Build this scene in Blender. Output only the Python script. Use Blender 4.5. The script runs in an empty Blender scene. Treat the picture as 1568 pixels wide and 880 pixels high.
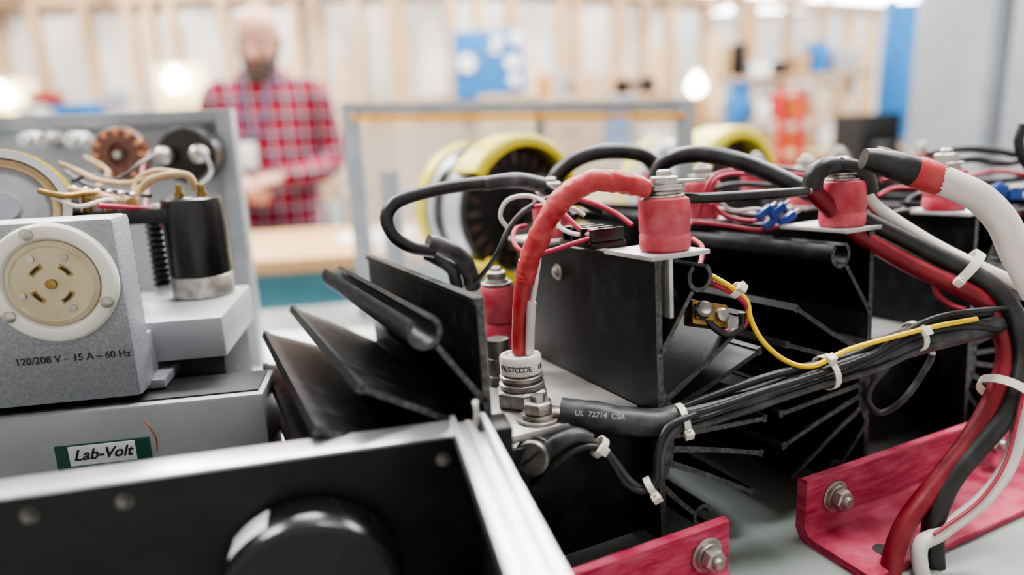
import bpy, math, random
from mathutils import Vector, Matrix, noise
random.seed(7)
V=Vector; rad=math.radians
scene=bpy.context.scene
# ------------------------------------------------------------------ camera
FPX=1568*24/36.0
CAM=V((0,0,1.2)); PITCH=rad(12.9); ROLL=rad(2.3)
F=V((0,math.cos(PITCH),-math.sin(PITCH))); UP0=V((0,math.sin(PITCH),math.cos(PITCH))); RT0=V((1,0,0))
UPV=UP0*math.cos(ROLL)+RT0*math.sin(ROLL); RTV=RT0*math.cos(ROLL)-UP0*math.sin(ROLL)
cd=bpy.data.cameras.new('camera'); cam=bpy.data.objects.new('camera',cd); scene.collection.objects.link(cam)
cd.lens=24; cd.sensor_width=36; cd.clip_start=0.01; cd.clip_end=100
m=Matrix((( RTV.x,UPV.x,-F.x,CAM.x),(RTV.y,UPV.y,-F.y,CAM.y),(RTV.z,UPV.z,-F.z,CAM.z),(0,0,0,1)))
cam.matrix_world=m
cd.dof.use_dof=True; cd.dof.focus_distance=0.44; cd.dof.aperture_fstop=2.3
scene.camera=cam
try:
    scene.view_settings.view_transform='AgX'; scene.view_settings.look='AgX - Medium High Contrast'; scene.view_settings.exposure=0.6
except Exception as ex: print(ex)
# site survey: point on the world plane y=const sighted at (u,v) of the survey picture
def P(u,v,y):
    d=F+RTV*((u-784)/FPX)+UPV*((440-v)/FPX)
    return CAM+d*(y/d.y)
# ------------------------------------------------------------------ helpers
def link(o,parent=None):
    scene.collection.objects.link(o)
    if parent: o.parent=parent
    return o
GROUPS=[]
def grp(name):
    e=bpy.data.objects.new(name,None); e.empty_display_size=0.02
    scene.collection.objects.link(e); GROUPS.append(e); return e
def meshobj(name,verts,faces,mats,parent=None,M=None,smooth=True,angle=35,midx=None,bevel=0,bseg=2,merge=False):
    me=bpy.data.meshes.new(name)
    vv=[V(v) for v in verts]
    if M is not None: vv=[M@v for v in vv]
    me.from_pydata(vv,[],faces)
    if not isinstance(mats,(list,tuple)): mats=[mats]
    for mt in mats: me.materials.append(mt)
    if midx:
        for p,i in zip(me.polygons,midx): p.material_index=i
    import bmesh
    bm=bmesh.new(); bm.from_mesh(me)
    if merge: bmesh.ops.remove_doubles(bm,verts=bm.verts,dist=1e-6)
    if bevel>0:
        bmesh.ops.bevel(bm,geom=[e for e in bm.edges if len(e.link_faces)==2 and e.calc_face_angle(0)>0.5],offset=bevel,segments=bseg,affect='EDGES',profile=0.6)
    bmesh.ops.recalc_face_normals(bm,faces=bm.faces)
    bm.to_mesh(me); bm.free()
    if smooth:
        for p in me.polygons: p.use_smooth=True
        me.set_sharp_from_angle(angle=rad(angle))
    o=bpy.data.objects.new(name,me)
    return link(o,parent)
def box(name,lo,hi,mat,parent=None,M=None,bevel=0.001,bseg=2):
    x0,y0,z0=lo;x1,y1,z1=hi
    vs=[(x0,y0,z0),(x1,y0,z0),(x1,y1,z0),(x0,y1,z0),(x0,y0,z1),(x1,y0,z1),(x1,y1,z1),(x0,y1,z1)]
    fs=[(0,3,2,1),(4,5,6,7),(0,1,5,4),(1,2,6,5),(2,3,7,6),(3,0,4,7)]
    bevel=min(bevel,0.45*min(abs(x1-x0),abs(y1-y0),abs(z1-z0)))
    return meshobj(name,vs,fs,mat,parent,M,bevel=bevel,bseg=bseg,angle=40)
def frame_from_axis(o,ax,ref=None):
    z=V(ax).normalized()
    r=V(ref) if ref else (V((1,0,0)) if abs(z.x)<0.8 else V((0,1,0)))
    x=(r-z*r.dot(z)).normalized(); y=z.cross(x)
    return Matrix(((x.x,y.x,z.x,o[0]),(x.y,y.y,z.y,o[1]),(x.z,y.z,z.z,o[2]),(0,0,0,1)))
def lathe(name,prof,o,ax,mat,parent=None,seg=40,a0=0,a1=360,ref=None,bevel=0,angle=35,closed=False):
    M=frame_from_axis(o,ax,ref); full=abs(a1-a0)>=359.9
    n=seg if full else seg+1
    vs=[];fs=[]
    for k in range(n):
        a=rad(a0+(a1-a0)*k/seg)
        for r,h in prof: vs.append((r*math.cos(a),r*math.sin(a),h))
    L=len(prof)
    for k in range(seg):
        k2=(k+1)%n
        for j in range(L if closed else L-1):
            j2=(j+1)%L
            fs.append((k*L+j,k2*L+j,k2*L+j2,k*L+j2))
    if not full and closed:
        fs.append(tuple(range(L))); fs.append(tuple((n-1)*L+j for j in range(L)))
    if not closed and full:
        if prof[0][0]>1e-6: fs.append(tuple(k*L for k in range(n)))
        if prof[-1][0]>1e-6: fs.append(tuple(k*L+L-1 for k in range(n)))
    return meshobj(name,vs,fs,mat,parent,M,merge=True,bevel=bevel,angle=angle)
def catmull(pts,sub):
    out=[];n=len(pts)
    for i in range(n-1):
        p0=pts[max(i-1,0)];p1=pts[i];p2=pts[i+1];p3=pts[min(i+2,n-1)]
        if i==0: p0=p1*2-p2
        if i==n-2: p3=p2*2-p1
        for s in range(sub):
            t=s/sub
            out.append(0.5*((2*p1)+(p2-p0)*t+(2*p0-5*p1+4*p2-p3)*t*t+(3*p1-p0-3*p2+p3)*t**3))
    out.append(pts[-1].copy()); return out
def lerp_list(r,n):
    m=len(r)-1;o=[]
    for i in range(n):
        t=i/(n-1)*m;k=min(int(t),m-1);o.append(r[k]+(r[k+1]-r[k])*(t-k))
    return o
def tubegeo(pts,radii,sub=8,seg=12,wr=0,flat=1,wfreq=120):
    pts=[V(p) for p in pts]
    c=catmull(pts,sub) if len(pts)>2 else [pts[0].lerp(pts[1],i/6) for i in range(7)]
    n=len(c)
    if not isinstance(radii,(list,tuple)): radii=[radii]*2
    rr=lerp_list(list(radii),n)
    vs=[];fs=[]
    t=(c[1]-c[0]).normalized(); up=V((0,0,1)) if abs(t.z)<0.9 else V((1,0,0))
    nx=(up-t*up.dot(t)).normalized()
    for i in range(n):
        t=(c[min(i+1,n-1)]-c[max(i-1,0)]).normalized()
        nx=(nx-t*nx.dot(t)).normalized(); ny=t.cross(nx)
        for k in range(seg):
            a=2*math.pi*k/seg; r=rr[i]
            p=c[i]+nx*(math.cos(a)*r*flat)+ny*(math.sin(a)*r)
            if wr: 
                q=noise.noise(p*wfreq)+0.45*noise.noise(V((i*0.55,1.4*math.cos(a),1.4*math.sin(a))))
                p=p+(p-c[i]).normalized()*q*wr
            vs.append(p)
    for i in range(n-1):
        for k in range(seg):
            k2=(k+1)%seg
            fs.append((i*seg+k,i*seg+k2,(i+1)*seg+k2,(i+1)*seg+k))
    fs.append(tuple(range(seg-1,-1,-1))); fs.append(tuple((n-1)*seg+k for k in range(seg)))
    return vs,fs
def tube(name,pts,radii,mat,parent=None,sub=8,seg=12,wr=0,flat=1,wfreq=120,M=None):
    vs,fs=tubegeo(pts,radii,sub,seg,wr,flat,wfreq)
    return meshobj(name,vs,fs,mat,parent,M,angle=60)
def S(seq): return [P(*q) for q in seq]
def thick(poly,t):
    L=[];Rr=[]
    n=len(poly)
    for i in range(n):
        a=V(poly[max(i-1,0)]);b=V(poly[min(i+1,n-1)])
        d=(b-a).normalized(); nn=V((-d.y,d.x))
        tt=t[i] if isinstance(t,(list,tuple)) else t
        L.append(V(poly[i])+nn*tt/2); Rr.append(V(poly[i])-nn*tt/2)
    return L+Rr[::-1]
def fontobj(name,txt,M,size,mat,parent,ext=0.0001,align='CENTER',shear=0,off=0):
    cu=bpy.data.curves.new(name,'FONT'); cu.body=txt; cu.size=size; cu.extrude=ext; cu.align_x=align; cu.align_y='CENTER'; cu.shear=shear; cu.offset=off
    cu.materials.append(mat)
    o=bpy.data.objects.new(name,cu); link(o,parent); o.matrix_world=M; o.matrix_local=M
    return o
# ------------------------------------------------------------------ materials
def mat(name,c,rough=0.5,metal=0.0,c2=None,ns=60,lo=0.4,hi=0.7,bump=0.0,bs=None,stretch=(1,1,1),spec=0.5,coat=0,alpha=1,emis=None,es=0,trans=0,rvar=0.0,sss=0):
    m=bpy.data.materials.new(name); m.use_nodes=True
    nt=m.node_tree; b=nt.nodes['Principled BSDF']
    def si(k,v):
        if k in b.inputs: b.inputs[k].default_value=v
    si('Base Color',(*c,1)); si('Roughness',rough); si('Metallic',metal); si('Specular IOR Level',spec); si('Coat Weight',coat); si('Alpha',alpha); si('Transmission Weight',trans)
    if sss: si('Subsurface Weight',sss); si('Subsurface Scale',0.01)
    if emis: si('Emission Color',(*emis,1)); si('Emission Strength',es)
    tc=nt.nodes.new('ShaderNodeTexCoord'); mp=nt.nodes.new('ShaderNodeMapping'); mp.inputs['Scale'].default_value=stretch
    nt.links.new(tc.outputs['Object'],mp.inputs['Vector'])
    if c2 is not None or rvar:
        n=nt.nodes.new('ShaderNodeTexNoise'); n.inputs['Scale'].default_value=ns; n.inputs['Detail'].default_value=5
        nt.links.new(mp.outputs['Vector'],n.inputs['Vector'])
        if c2 is not None:
            r=nt.nodes.new('ShaderNodeValToRGB'); r.color_ramp.elements[0].position=lo; r.color_ramp.elements[1].position=hi
            r.color_ramp.elements[0].color=(*c,1); r.color_ramp.elements[1].color=(*c2,1)
            nt.links.new(n.outputs['Fac'],r.inputs['Fac']); nt.links.new(r.outputs['Color'],b.inputs['Base Color'])
        if rvar:
            mr=nt.nodes.new('ShaderNodeMapRange'); mr.inputs['To Min'].default_value=max(0.02,rough-rvar); mr.inputs['To Max'].default_value=min(1,rough+rvar)
            nt.links.new(n.outputs['Fac'],mr.inputs['Value']); nt.links.new(mr.outputs['Result'],b.inputs['Roughness'])
    if bump:
        n2=nt.nodes.new('ShaderNodeTexNoise'); n2.inputs['Scale'].default_value=bs or ns; n2.inputs['Detail'].default_value=4
        nt.links.new(mp.outputs['Vector'],n2.inputs['Vector'])
        bn=nt.nodes.new('ShaderNodeBump'); bn.inputs['Strength'].default_value=bump; bn.inputs['Distance'].default_value=0.001
        nt.links.new(n2.outputs['Fac'],bn.inputs['Height']); nt.links.new(bn.outputs['Normal'],b.inputs['Normal'])
    return m
BLK=mat('black_anodised',(0.004,0.004,0.005),0.44,0.0,(0.022,0.022,0.023),70,0.5,0.85,bump=0.12,bs=400,rvar=0.12,spec=0.22)
BLKCUT=mat('sawn_black_edge',(0.05,0.05,0.052),0.48,0.4,(0.13,0.13,0.132),300,bump=0.2)
BLKPAINT=mat('black_paint',(0.004,0.004,0.005),0.38,0,(0.010,0.010,0.011),40,rvar=0.08,spec=0.3)
ALU=mat('aluminium',(0.66,0.66,0.67),0.33,0.9,(0.54,0.54,0.55),50,rvar=0.12,bump=0.1,bs=300)
ALUW=mat('aluminium_plate',(0.54,0.53,0.52),0.46,0.65,(0.38,0.37,0.36),40,rvar=0.1,bump=0.1,bs=200)
STEEL=mat('zinc_steel',(0.48,0.46,0.43),0.42,0.9,(0.30,0.28,0.26),160,rvar=0.12,bump=0.2,bs=500)
DKSTEEL=mat('oxidised_steel',(0.2,0.19,0.18),0.45,0.8,(0.12,0.11,0.1),160)
RED=mat('red_glastic',(0.42,0.036,0.060),0.5,0,(0.54,0.13,0.155),70,0.35,0.72,bump=0.35,bs=250,rvar=0.1,spec=0.35)
REDBR=mat('red_fibreglass',(0.34,0.020,0.058),0.52,0,(0.51,0.10,0.16),50,0.35,0.7,bump=0.25,bs=200,stretch=(1,1,5),rvar=0.1,spec=0.28)
REDCAB=mat('red_cable',(0.17,0.005,0.014),0.42,0,(0.24,0.025,0.032),60,bump=0.15,bs=200,spec=0.4)
REDSHR=mat('red_heatshrink',(0.40,0.028,0.034),0.40,0,(0.50,0.08,0.08),60,bump=0.6,bs=160,rvar=0.1)
PINK=mat('red_wire',(0.38,0.03,0.06),0.45)
BLKCAB=mat('black_rubber',(0.008,0.008,0.009),0.42,0,(0.028,0.028,0.03),60,0.45,0.7,bump=0.15,bs=200,rvar=0.1)
GRYCAB=mat('dusty_heatshrink',(0.024,0.024,0.027),0.45,0,(0.085,0.086,0.09),70,0.4,0.7,bump=0.5,bs=160,rvar=0.1)
WHTCAB=mat('white_cable',(0.68,0.63,0.60),0.42,0,(0.54,0.47,0.45),40,0.5,0.8,bump=0.1)
TIE=mat('nylon_tie',(0.68,0.66,0.57),0.35,0,sss=0.1)
YEL=mat('yellow_wire',(0.80,0.52,0.01),0.4)
BRASS=mat('brass',(0.36,0.23,0.08),0.42,0.9,(0.2,0.125,0.045),200)
CERAM=mat('white_ceramic',(0.76,0.74,0.71),0.25,0,(0.62,0.59,0.54),90,0.5,0.8)
INK=mat('ink',(0.02,0.02,0.025),0.5)
WINK=mat('white_ink',(0.5,0.5,0.5),0.5)
HAMM=mat('hammertone_grey',(0.25,0.26,0.285),0.42,0.2,(0.31,0.32,0.345),520,0.42,0.6,bump=0.35,bs=520)
GREYP=mat('grey_paint',(0.32,0.335,0.36),0.48,0.1,(0.39,0.405,0.43),20,rvar=0.1)
GREYFR=mat('grey_frame',(0.28,0.295,0.32),0.45,0.2,(0.36,0.375,0.40),30)
GREYPL=mat('pale_panel',(0.38,0.395,0.425),0.45,0.1,(0.46,0.475,0.505),20)
CREAM=mat('cream_plastic',(0.76,0.73,0.67),0.34,0,(0.66,0.62,0.54),30,0.5,0.8,sss=0.05)
IVORY=mat('aged_ivory',(0.56,0.49,0.33),0.35,0,(0.46,0.38,0.23),50)
BLKPL=mat('black_plastic',(0.006,0.006,0.007),0.25,0,rvar=0.1,c2=(0.012,0.012,0.012))
GREEN=mat('green_label',(0.01,0.07,0.05),0.5,0,(0.02,0.09,0.065),60)
WHITE=mat('white_label',(0.72,0.73,0.73),0.5)
COPPER=mat('copper',(0.7,0.32,0.17),0.3,0.9)
GRNW=mat('green_wire',(0.02,0.3,0.16),0.4)
BLUEC=mat('blue_connector',(0.01,0.06,0.3),0.35)
BROWN=mat('brown_winding',(0.06,0.03,0.02),0.5,0,(0.13,0.07,0.045),150)
BROWNR=mat('rheostat_phenolic',(0.12,0.045,0.03),0.5,0,(0.24,0.10,0.07),150)
CLOTHW=mat('cloth_wire',(0.5,0.36,0.2),0.7,0,(0.4,0.28,0.15),200)
YELP=mat('yellow_paint',(0.68,0.56,0.03),0.45,0,(0.58,0.46,0.03),20)
SILV=mat('silver_drum',(0.52,0.53,0.55),0.4,0.4,(0.42,0.43,0.45),20)
BENCHM=mat('bench_laminate',(0.22,0.245,0.235),0.25,0,(0.28,0.305,0.295),8,rvar=0.08)
GLAREM=mat('bench_glare_white',(0.80,0.81,0.80),0.35,0,(0.74,0.75,0.74),10)  # washed-out light on the bench, put into a flat white colour
DARKM=mat('dark_interior',(0.01,0.01,0.011),0.6)
ORANGE=mat('orange_tape',(0.75,0.36,0.04),0.5)
WOOD=mat('pine_stud',(0.55,0.36,0.20),0.6,0,(0.67,0.48,0.31),9,stretch=(6,6,0.6))
WOODT=mat('birch_top',(0.52,0.31,0.14),0.4,0,(0.6,0.39,0.2),10,stretch=(1,8,8))
PLY=mat('plywood',(0.42,0.27,0.15),0.65,0,(0.54,0.38,0.23),4,stretch=(1,1,5))
INSUL=mat('white_sheathing',(0.62,0.58,0.545),0.8,0,(0.76,0.74,0.72),3)
WALLM=mat('wall_paint',(0.70,0.69,0.67),0.8,0,(0.74,0.73,0.72),3)
CEIL=mat('ceiling_white',(0.8,0.8,0.8),0.9,0,(0.84,0.84,0.84),2)
CONC=mat('concrete',(0.3,0.3,0.3),0.6,0,(0.38,0.38,0.37),5,rvar=0.1)
TEAL=mat('teal_paint',(0.07,0.24,0.30),0.5,0,(0.09,0.29,0.35),10)
BLUEP=mat('blue_panel',(0.008,0.13,0.37),0.5,0,(0.016,0.17,0.43),10)
REDP=mat('red_paint',(0.42,0.015,0.015),0.45)
LOCK=mat('locker_grey',(0.18,0.195,0.215),0.5,0,(0.215,0.23,0.25),4)
BULB=mat('bulb_glass',(1,0.95,0.8),0.3,emis=(1,0.90,0.72),es=12)
LAMPB=mat('lamp_backing',(.80,.72,.48),.6,0,(.84,.76,.52),8)
LEDM=mat('light_diffuser',(1,1,1),0.5,emis=(1,0.98,0.96),es=6)
ACR=mat('acrylic',(0.9,0.92,0.93),0.15,0,alpha=0.24)
SKIN=mat('skin',(0.50,0.26,0.19),0.5,0,(0.55,0.30,0.23),30,sss=0.1)
BEARD=mat('grey_beard',(0.05,0.04,0.037),0.8,0,(0.13,0.11,0.10),300,bump=0.6,bs=400)
JEANS=mat('denim',(0.05,0.08,0.16),0.8,0,(0.08,0.11,0.2),300)
SHOE=mat('shoe_leather',(0.05,0.035,0.025),0.5)
EYEW=mat('eye_white',(0.8,0.8,0.78),0.2); IRIS=mat('iris',(0.06,0.08,0.1),0.2)
LIP=mat('lips',(0.4,0.15,0.13),0.5); LANY=mat('lanyard',(0.05,0.08,0.2),0.6)
KRAFT=mat('kraft_carton',(0.34,0.21,0.11),0.8,0,(0.4,0.26,0.15),20); ORP=mat('orange_plastic',(0.5,0.16,0.02),0.5); TANP=mat('tan_plastic',(0.5,0.42,0.33),0.6)
def plaid():
    m=bpy.data.materials.new('plaid_flannel'); m.use_nodes=True; nt=m.node_tree; b=nt.nodes['Principled BSDF']; b.inputs['Roughness'].default_value=0.85
    b.inputs['Specular IOR Level'].default_value=0.15
    tc=nt.nodes.new('ShaderNodeTexCoord'); sx=nt.nodes.new('ShaderNodeSeparateXYZ'); nt.links.new(tc.outputs['Object'],sx.inputs[0])
    def math_(op,a,bv=None):
        n=nt.nodes.new('ShaderNodeMath'); n.operation=op
        for i,q in enumerate((a,bv)):
            if q is None: continue
            if isinstance(q,(int,float)): n.inputs[i].default_value=q
            else: nt.links.new(q,n.inputs[i])
        return n.outputs[0]
    def stripe(ax,k,off,w):
        return math_('LESS_THAN',math_('FRACT',math_('ADD',math_('MULTIPLY',ax,k),off)),w)
    xx=math_('ADD',sx.outputs['X'],math_('MULTIPLY',sx.outputs['Y'],0.5)); zz=sx.outputs['Z']
    K=15
    d=math_('MULTIPLY',math_('ADD',stripe(xx,K,50,0.5),stripe(zz,K,0,0.5)),0.5)
    w=math_('MAXIMUM',stripe(xx,K,50.70,0.12),stripe(zz,K,0.70,0.12))
    r=nt.nodes.new('ShaderNodeValToRGB'); r.color_ramp.interpolation='CONSTANT'
    e=r.color_ramp.elements; e[0].position=0; e[0].color=(0.30,0.014,0.035,1); e[1].position=0.4; e[1].color=(0.13,0.012,0.03,1)
    x=e.new(0.9); x.color=(0.018,0.016,0.032,1)
    nt.links.new(d,r.inputs['Fac'])
    mx=nt.nodes.new('ShaderNodeMix'); mx.data_type='RGBA'; mx.inputs[7].default_value=(0.40,0.33,0.37,1)
    nt.links.new(math_('MULTIPLY',w,0.75),mx.inputs[0]); nt.links.new(r.outputs['Color'],mx.inputs[6]); nt.links.new(mx.outputs[2],b.inputs['Base Color'])
    return m
PLAID=plaid()
# ------------------------------------------------------------------ hardware builders
def hexnut(name,o,ax,r,h,mat,parent,ref=None):
    return lathe(name,[(r*0.9,0),(r,h*0.1),(r,h*0.86),(r*0.86,h)],o,ax,mat,parent,seg=6,ref=ref,angle=25,bevel=r*0.03)
def washer(name,o,ax,r,h,mat,parent):
    return lathe(name,[(r*0.97,0),(r,h*.2),(r,h*.8),(r*0.97,h)],o,ax,mat,parent,seg=32)
def hexbolt(o,ax,r,mat=None,name='hex_bolt',parent=None,stud=True):
    g=parent or grp(name); ax=V(ax).normalized(); o=V(o); mat=mat or STEEL
    washer('washer',o,ax,r*1.45,r*0.22,mat,g)
    washer('lock_washer',o+ax*r*0.22,ax,r*1.12,r*0.25,mat,g)
    hexnut('head',o+ax*r*0.47,ax,r,r*0.8,mat,g,ref=(0.8,0.5,0.1))
    if stud: lathe('stud',[(r*0.5,0),(r*0.5,r*0.3),(r*0.42,r*0.42),(0,r*0.42)],o+ax*r*1.2,ax,mat,g,seg=20)
    return g
def insulator(o,ax,r=0.0158,h=0.033,bolt=True,name='standoff_insulator'):
    g=grp(name); ax=V(ax).normalized(); o=V(o)
    lathe('body',[(0,0),(r*0.9,0),(r*0.98,h*0.04),(r,h*0.12),(r,h*0.3),(r*0.965,h*0.33),(r*0.965,h*0.36),(r,h*0.39),(r,h*0.88),(r*0.95,h*0.97),(r*0.85,h),(0,h)],o,ax,RED,g,seg=48)
    if bolt:
        washer('washer',o+ax*h,ax,r*0.8,r*0.1,STEEL,g); washer('spring_washer',o+ax*(h+r*0.1),ax,r*0.68,r*0.16,STEEL,g)
        washer('washer_b',o+ax*(h+r*0.26),ax,r*0.8,r*0.1,STEEL,g)
        hexnut('nut',o+ax*(h+r*0.36),ax,r*0.56,r*0.46,STEEL,g,ref=(0.8,0.5,0.1))
        lathe('stud',[(r*0.28,0),(r*0.28,r*0.2),(r*0.2,r*0.27),(0,r*0.27)],o+ax*(h+r*0.8),ax,STEEL,g,seg=20)
    return g
def tie(c,d,r,head=(0,-1,0.3),name='cable_tie',w=0.0020):
    g=grp(name); c=V(c); d=V(d).normalized()
    lathe('band',[(r*1.0,-w),(r*1.0+.0009,-w),(r*1.0+.0009,w),(r*1.0,w)],c,d,TIE,g,seg=28,closed=True)
    h=V(head); h=(h-d*h.dot(d)).normalized(); s=d.cross(h)
    M=Matrix(((s.x,d.x,h.x,c.x),(s.y,d.y,h.y,c.y),(s.z,d.z,h.z,c.z),(0,0,0,1)))
    box('head',(-0.0025,-0.0028,r*1.02),(0.003,0.0028,r*1.02+0.0042),TIE,g,M,bevel=0.0006)
    box('tail',(-0.0045,-0.0012,r*1.02+0.0012),(-0.0024,0.0012,r*1.02+0.0022),TIE,g,M,bevel=0.0003)
    return g
# ------------------------------------------------------------------ heat-sink stack frame
YAW=rad(25); TILT=0.05
R=V((math.cos(YAW),math.sin(YAW),0)); E=V((-math.sin(YAW),math.cos(YAW),-TILT)).normalized(); Z=R.cross(E).normalized()
O=V((0.089,0.40,1.121))
MA=Matrix(((R.x,E.x,Z.x,O.x),(R.y,E.y,Z.y,O.y),(R.z,E.z,Z.z,O.z),(0,0,0,1)))
def A(w,e,h): return MA@V((w,e,h))
FINS_STD=[[(.006,-.088),(.040,-.069),(.075,-.046)],[(.006,-.097),(.045,-.084),(.083,-.070)],[(.006,-.104),(.045,-.099),(.087,-.094)],
          [(.006,-.112),(.045,-.115),(.088,-.118)],[(.006,-.120),(.045,-.130),(.085,-.142)],[(.006,-.129),(.040,-.147),(.076,-.168)]]
FINS_FLAT=[[(.006,-.076),(.035,-.057),(.069,-.037)],[(.006,-.090),(.050,-.073),(.092,-.054)],[(.006,-.098),(.050,-.090),(.095,-.080)],
          [(.006,-.110),(.045,-.112),(.092,-.114)],[(.006,-.120),(.045,-.130),(.085,-.142)],[(.006,-.129),(.040,-.147),(.076,-.168)]]
def heat_sink(w0,sg,e0,e1,dh=0,fins=FINS_STD):
    polys=[]
    polys.append([(0,-.182),(.0045,-.182),(.0045,-.004),(.006,-.003),(.006,0),(0,0)])
    polys.append([(.004,-.078),(.011,-.092),(.012,-.112),(.011,-.128),(.004,-.142)])
    polys.append(thick([(.003,-.058),(.015,-.041),(.028,-.022)],[.004,.003,.003]))
    cx,cy=.034,-.0135
    ring=[(cx+.0082*math.cos(a),cy+.0082*math.sin(a)) for a in [rad(125+ i*285/20) for i in range(21)]]
    polys.append(thick(ring,.0028))
    for f in fins:
        polys.append(thick(f,[.0044,.0034,.0030]))
        t=V(f[-1]); d=(V(f[-1])-V(f[-2])).normalized()
        polys.append(thick([t-d*.0015,t+d*.0025],.0050))
    polys.append(thick([(.003,-.145),(.015,-.158),(.027,-.170)],[.004,.003,.003]))
    ring=[(cx+.0066*math.cos(a),-.1735+.0066*math.sin(a)) for a in [rad(-60- i*290/20) for i in range(21)]]
    polys.append(thick(ring,.0026))
    vs=[];fs=[];mi=[]
    for p in polys:
        b=len(vs);n=len(p)
        for q in p: vs.append((w0+sg*q[0],e0,dh+q[1]))
        for q in p: vs.append((w0+sg*q[0],e1,dh+q[1]))
        for i in range(n):
            j=(i+1)%n; fs.append((b+i,b+j,b+n+j,b+n+i)); mi.append(0)
        if n%2==0 and n>6:
            for i in range(n//2-1):
                fs.append((b+i,b+i+1,b+n-2-i,b+n-1-i)); mi.append(1)
                fs.append((b+n+i,b+n+i+1,b+n+n-2-i,b+n+n-1-i)); mi.append(1)
        else:
            fs.append(tuple(range(b,b+n))); mi.append(1); fs.append(tuple(range(b+n,b+2*n))); mi.append(1)
    return meshobj('heat_sink',vs,fs,[BLK,BLKCUT],None,MA,midx=mi,angle=25)
def deck(w0,w1,e0,e1,h=-.096):
    g=grp('mounting_plate')
    box('plate',(w0+.0005,e0,h-.005),(w1-.0005,e1,h),ALUW,g,MA,bevel=.0008)
    box('side_flange',(w1-.0045,e0+.002,h-.03),(w1-.0005,e1,h-.004),ALUW,g,MA,bevel=.0008)
    box('skirt',(w0+.0005,e0-.006,h-.083),(w1-.0005,e0-.003,h-.006),BLK,g,MA,bevel=.0006)
    return g
def thyristor(w,e,h=-.096,s=1.0,text=True):
    g=grp('stud_thyristor'); o=A(w,e,h)
    hexnut('hex_base',o,Z,.0185*s,.0115*s,STEEL,g,ref=(1,.62,0))
    lathe('collar',[(.0142*s,0),(.0152*s,.001),(.0152*s,.004*s),(.0128*s,.0052*s),(.0146*s,.0068*s),(.0146*s,.009*s),(.012*s,.0105*s)],o+Z*.0112*s,Z,STEEL,g,seg=48)
    lathe('ceramic',[(.0118*s,0),(.0138*s,.001),(.0140*s,.002),(.0140*s,.0115*s),(.0132*s,.0128*s),(.010*s,.0132*s),(.0095*s,.0118*s),(0,.0118*s)],o+Z*.0212*s,Z,CERAM,g,seg=48)
    if text:
        txt='WESTCODE  UK  N086'; 
        for i,ch in enumerate(txt):
            a=rad(-146+i*11.5)
            n=V((math.cos(a),math.sin(a),0)); x=V((-math.sin(a),math.cos(a),0))
            p=o+Z*.0275*s+n*.01405*s
            M=Matrix(((x.x,Z.x,n.x,p.x),(x.y,Z.y,n.y,p.y),(x.z,Z.z,n.z,p.z),(0,0,0,1)))
            if ch!=' ': fontobj('print_%d'%i,ch,M,.0050,INK,g,.00006,off=.00005)
    return g
pairs=[(-.115,-0.004,0.0,0.24,0.19),(.188,.303,0.0,0.22,0.22),(.491,.606,0,.22,.22)]
for i,(wl,wr_,e0,el,er) in enumerate(pairs):
    heat_sink(wl,-1,e0,el,dh=-.006 if i==0 else 0,fins=FINS_FLAT if i==0 else FINS_STD)
    heat_sink(wr_,1,e0,er)
    deck(wl,wr_,0.02 if i==0 else .04,er)
    if i==0: thyristor(wl+.051,.068)
    else: thyristor(wl+.055,.09)
for (wl,wr_) in [(.235,.35),(.538,.653)]:
    heat_sink(wl,-1,.27,.42,dh=.006); heat_sink(wr_,1,.27,.42,dh=.006); deck(wl,wr_,.28,.42)
    thyristor(wl+.055,.34,text=False)
    insulator(A(wr_+.012,.29,.008),Z); insulator(A(wl-.01,.31,.008),Z)
def topbracket(w,e0,e1,tab=True):
    g=grp('support_bracket')
    box('plate',(w-.016,e0,.0004),(w+.028,e1,.0034),ALUW,g,MA,bevel=.0006)
    if tab: box('tab',(w+.0005-.004,e0,-.036),(w+.0005-.001,e0+.03,.0005),ALUW,g,MA,bevel=.0006)
    return g
topbracket(.0085,-.002,.05)
ins1=A(.016,.016,.0034); insulator(ins1,Z)
topbracket(.175,.0,.06,False); insulator(A(.176,.018,.0034),Z)
topbracket(.31,.0,.06,False); insulator(A(.31,.03,.0034),Z)
insulator(A(0.01,.150,.0035),Z,r=.0155,h=.030)
topbracket(.165,.14,.18,False); insulator(A(.17,.16,.0034),Z); topbracket(.305,.15,.19,False); insulator(A(.31,.17,.0034),Z); topbracket(.475,.0,.06,False); insulator(A(.48,.03,.0034),Z)
topbracket(.0,.12,.18,False)
g=grp('insulator_stack')
o=A(-.037,.161,-.096)
for k in range(2):
    lathe('segment_%d'%k,[(0,0),(.0125,0),(.0135,.0015),(.0135,.027),(.0125,.0285),(0,.0285)],o+Z*(.006+.0295*k),Z,RED,g,seg=40)
washer('base',o,Z,.011,.006,STEEL,g)
hexbolt(o+Z*.065,Z,.0085,parent=g)
g=grp('threaded_post'); o=A(-.060,.115,-.096)
hexnut('lower_nut',o,Z,.0105,.008,DKSTEEL,g); lathe('post',[(.0085,0),(.0085,.012),(.0075,.013),(.0085,.014),(.0085,.026),(0,.026)],o+Z*.008,Z,DKSTEEL,g,seg=24)
hexbolt(A(-.0690,.036,-.096),Z,.0098)
sc=grp('flange_screw'); lathe('head',[(.0062,0),(.0062,.001),(.0042,.0012),(.004,.0035),(.002,.0045),(0,.0045)],A(-.004,.119,-.020),-R,STEEL,sc,seg=24)
g=grp('terminal_block'); 
Mt=MA@Matrix.Translation((-.002,.052,.0036))
box('base',(-.012,0,0),(.014,.045,.004),BLKPL,g,Mt,bevel=.0005)
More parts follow.
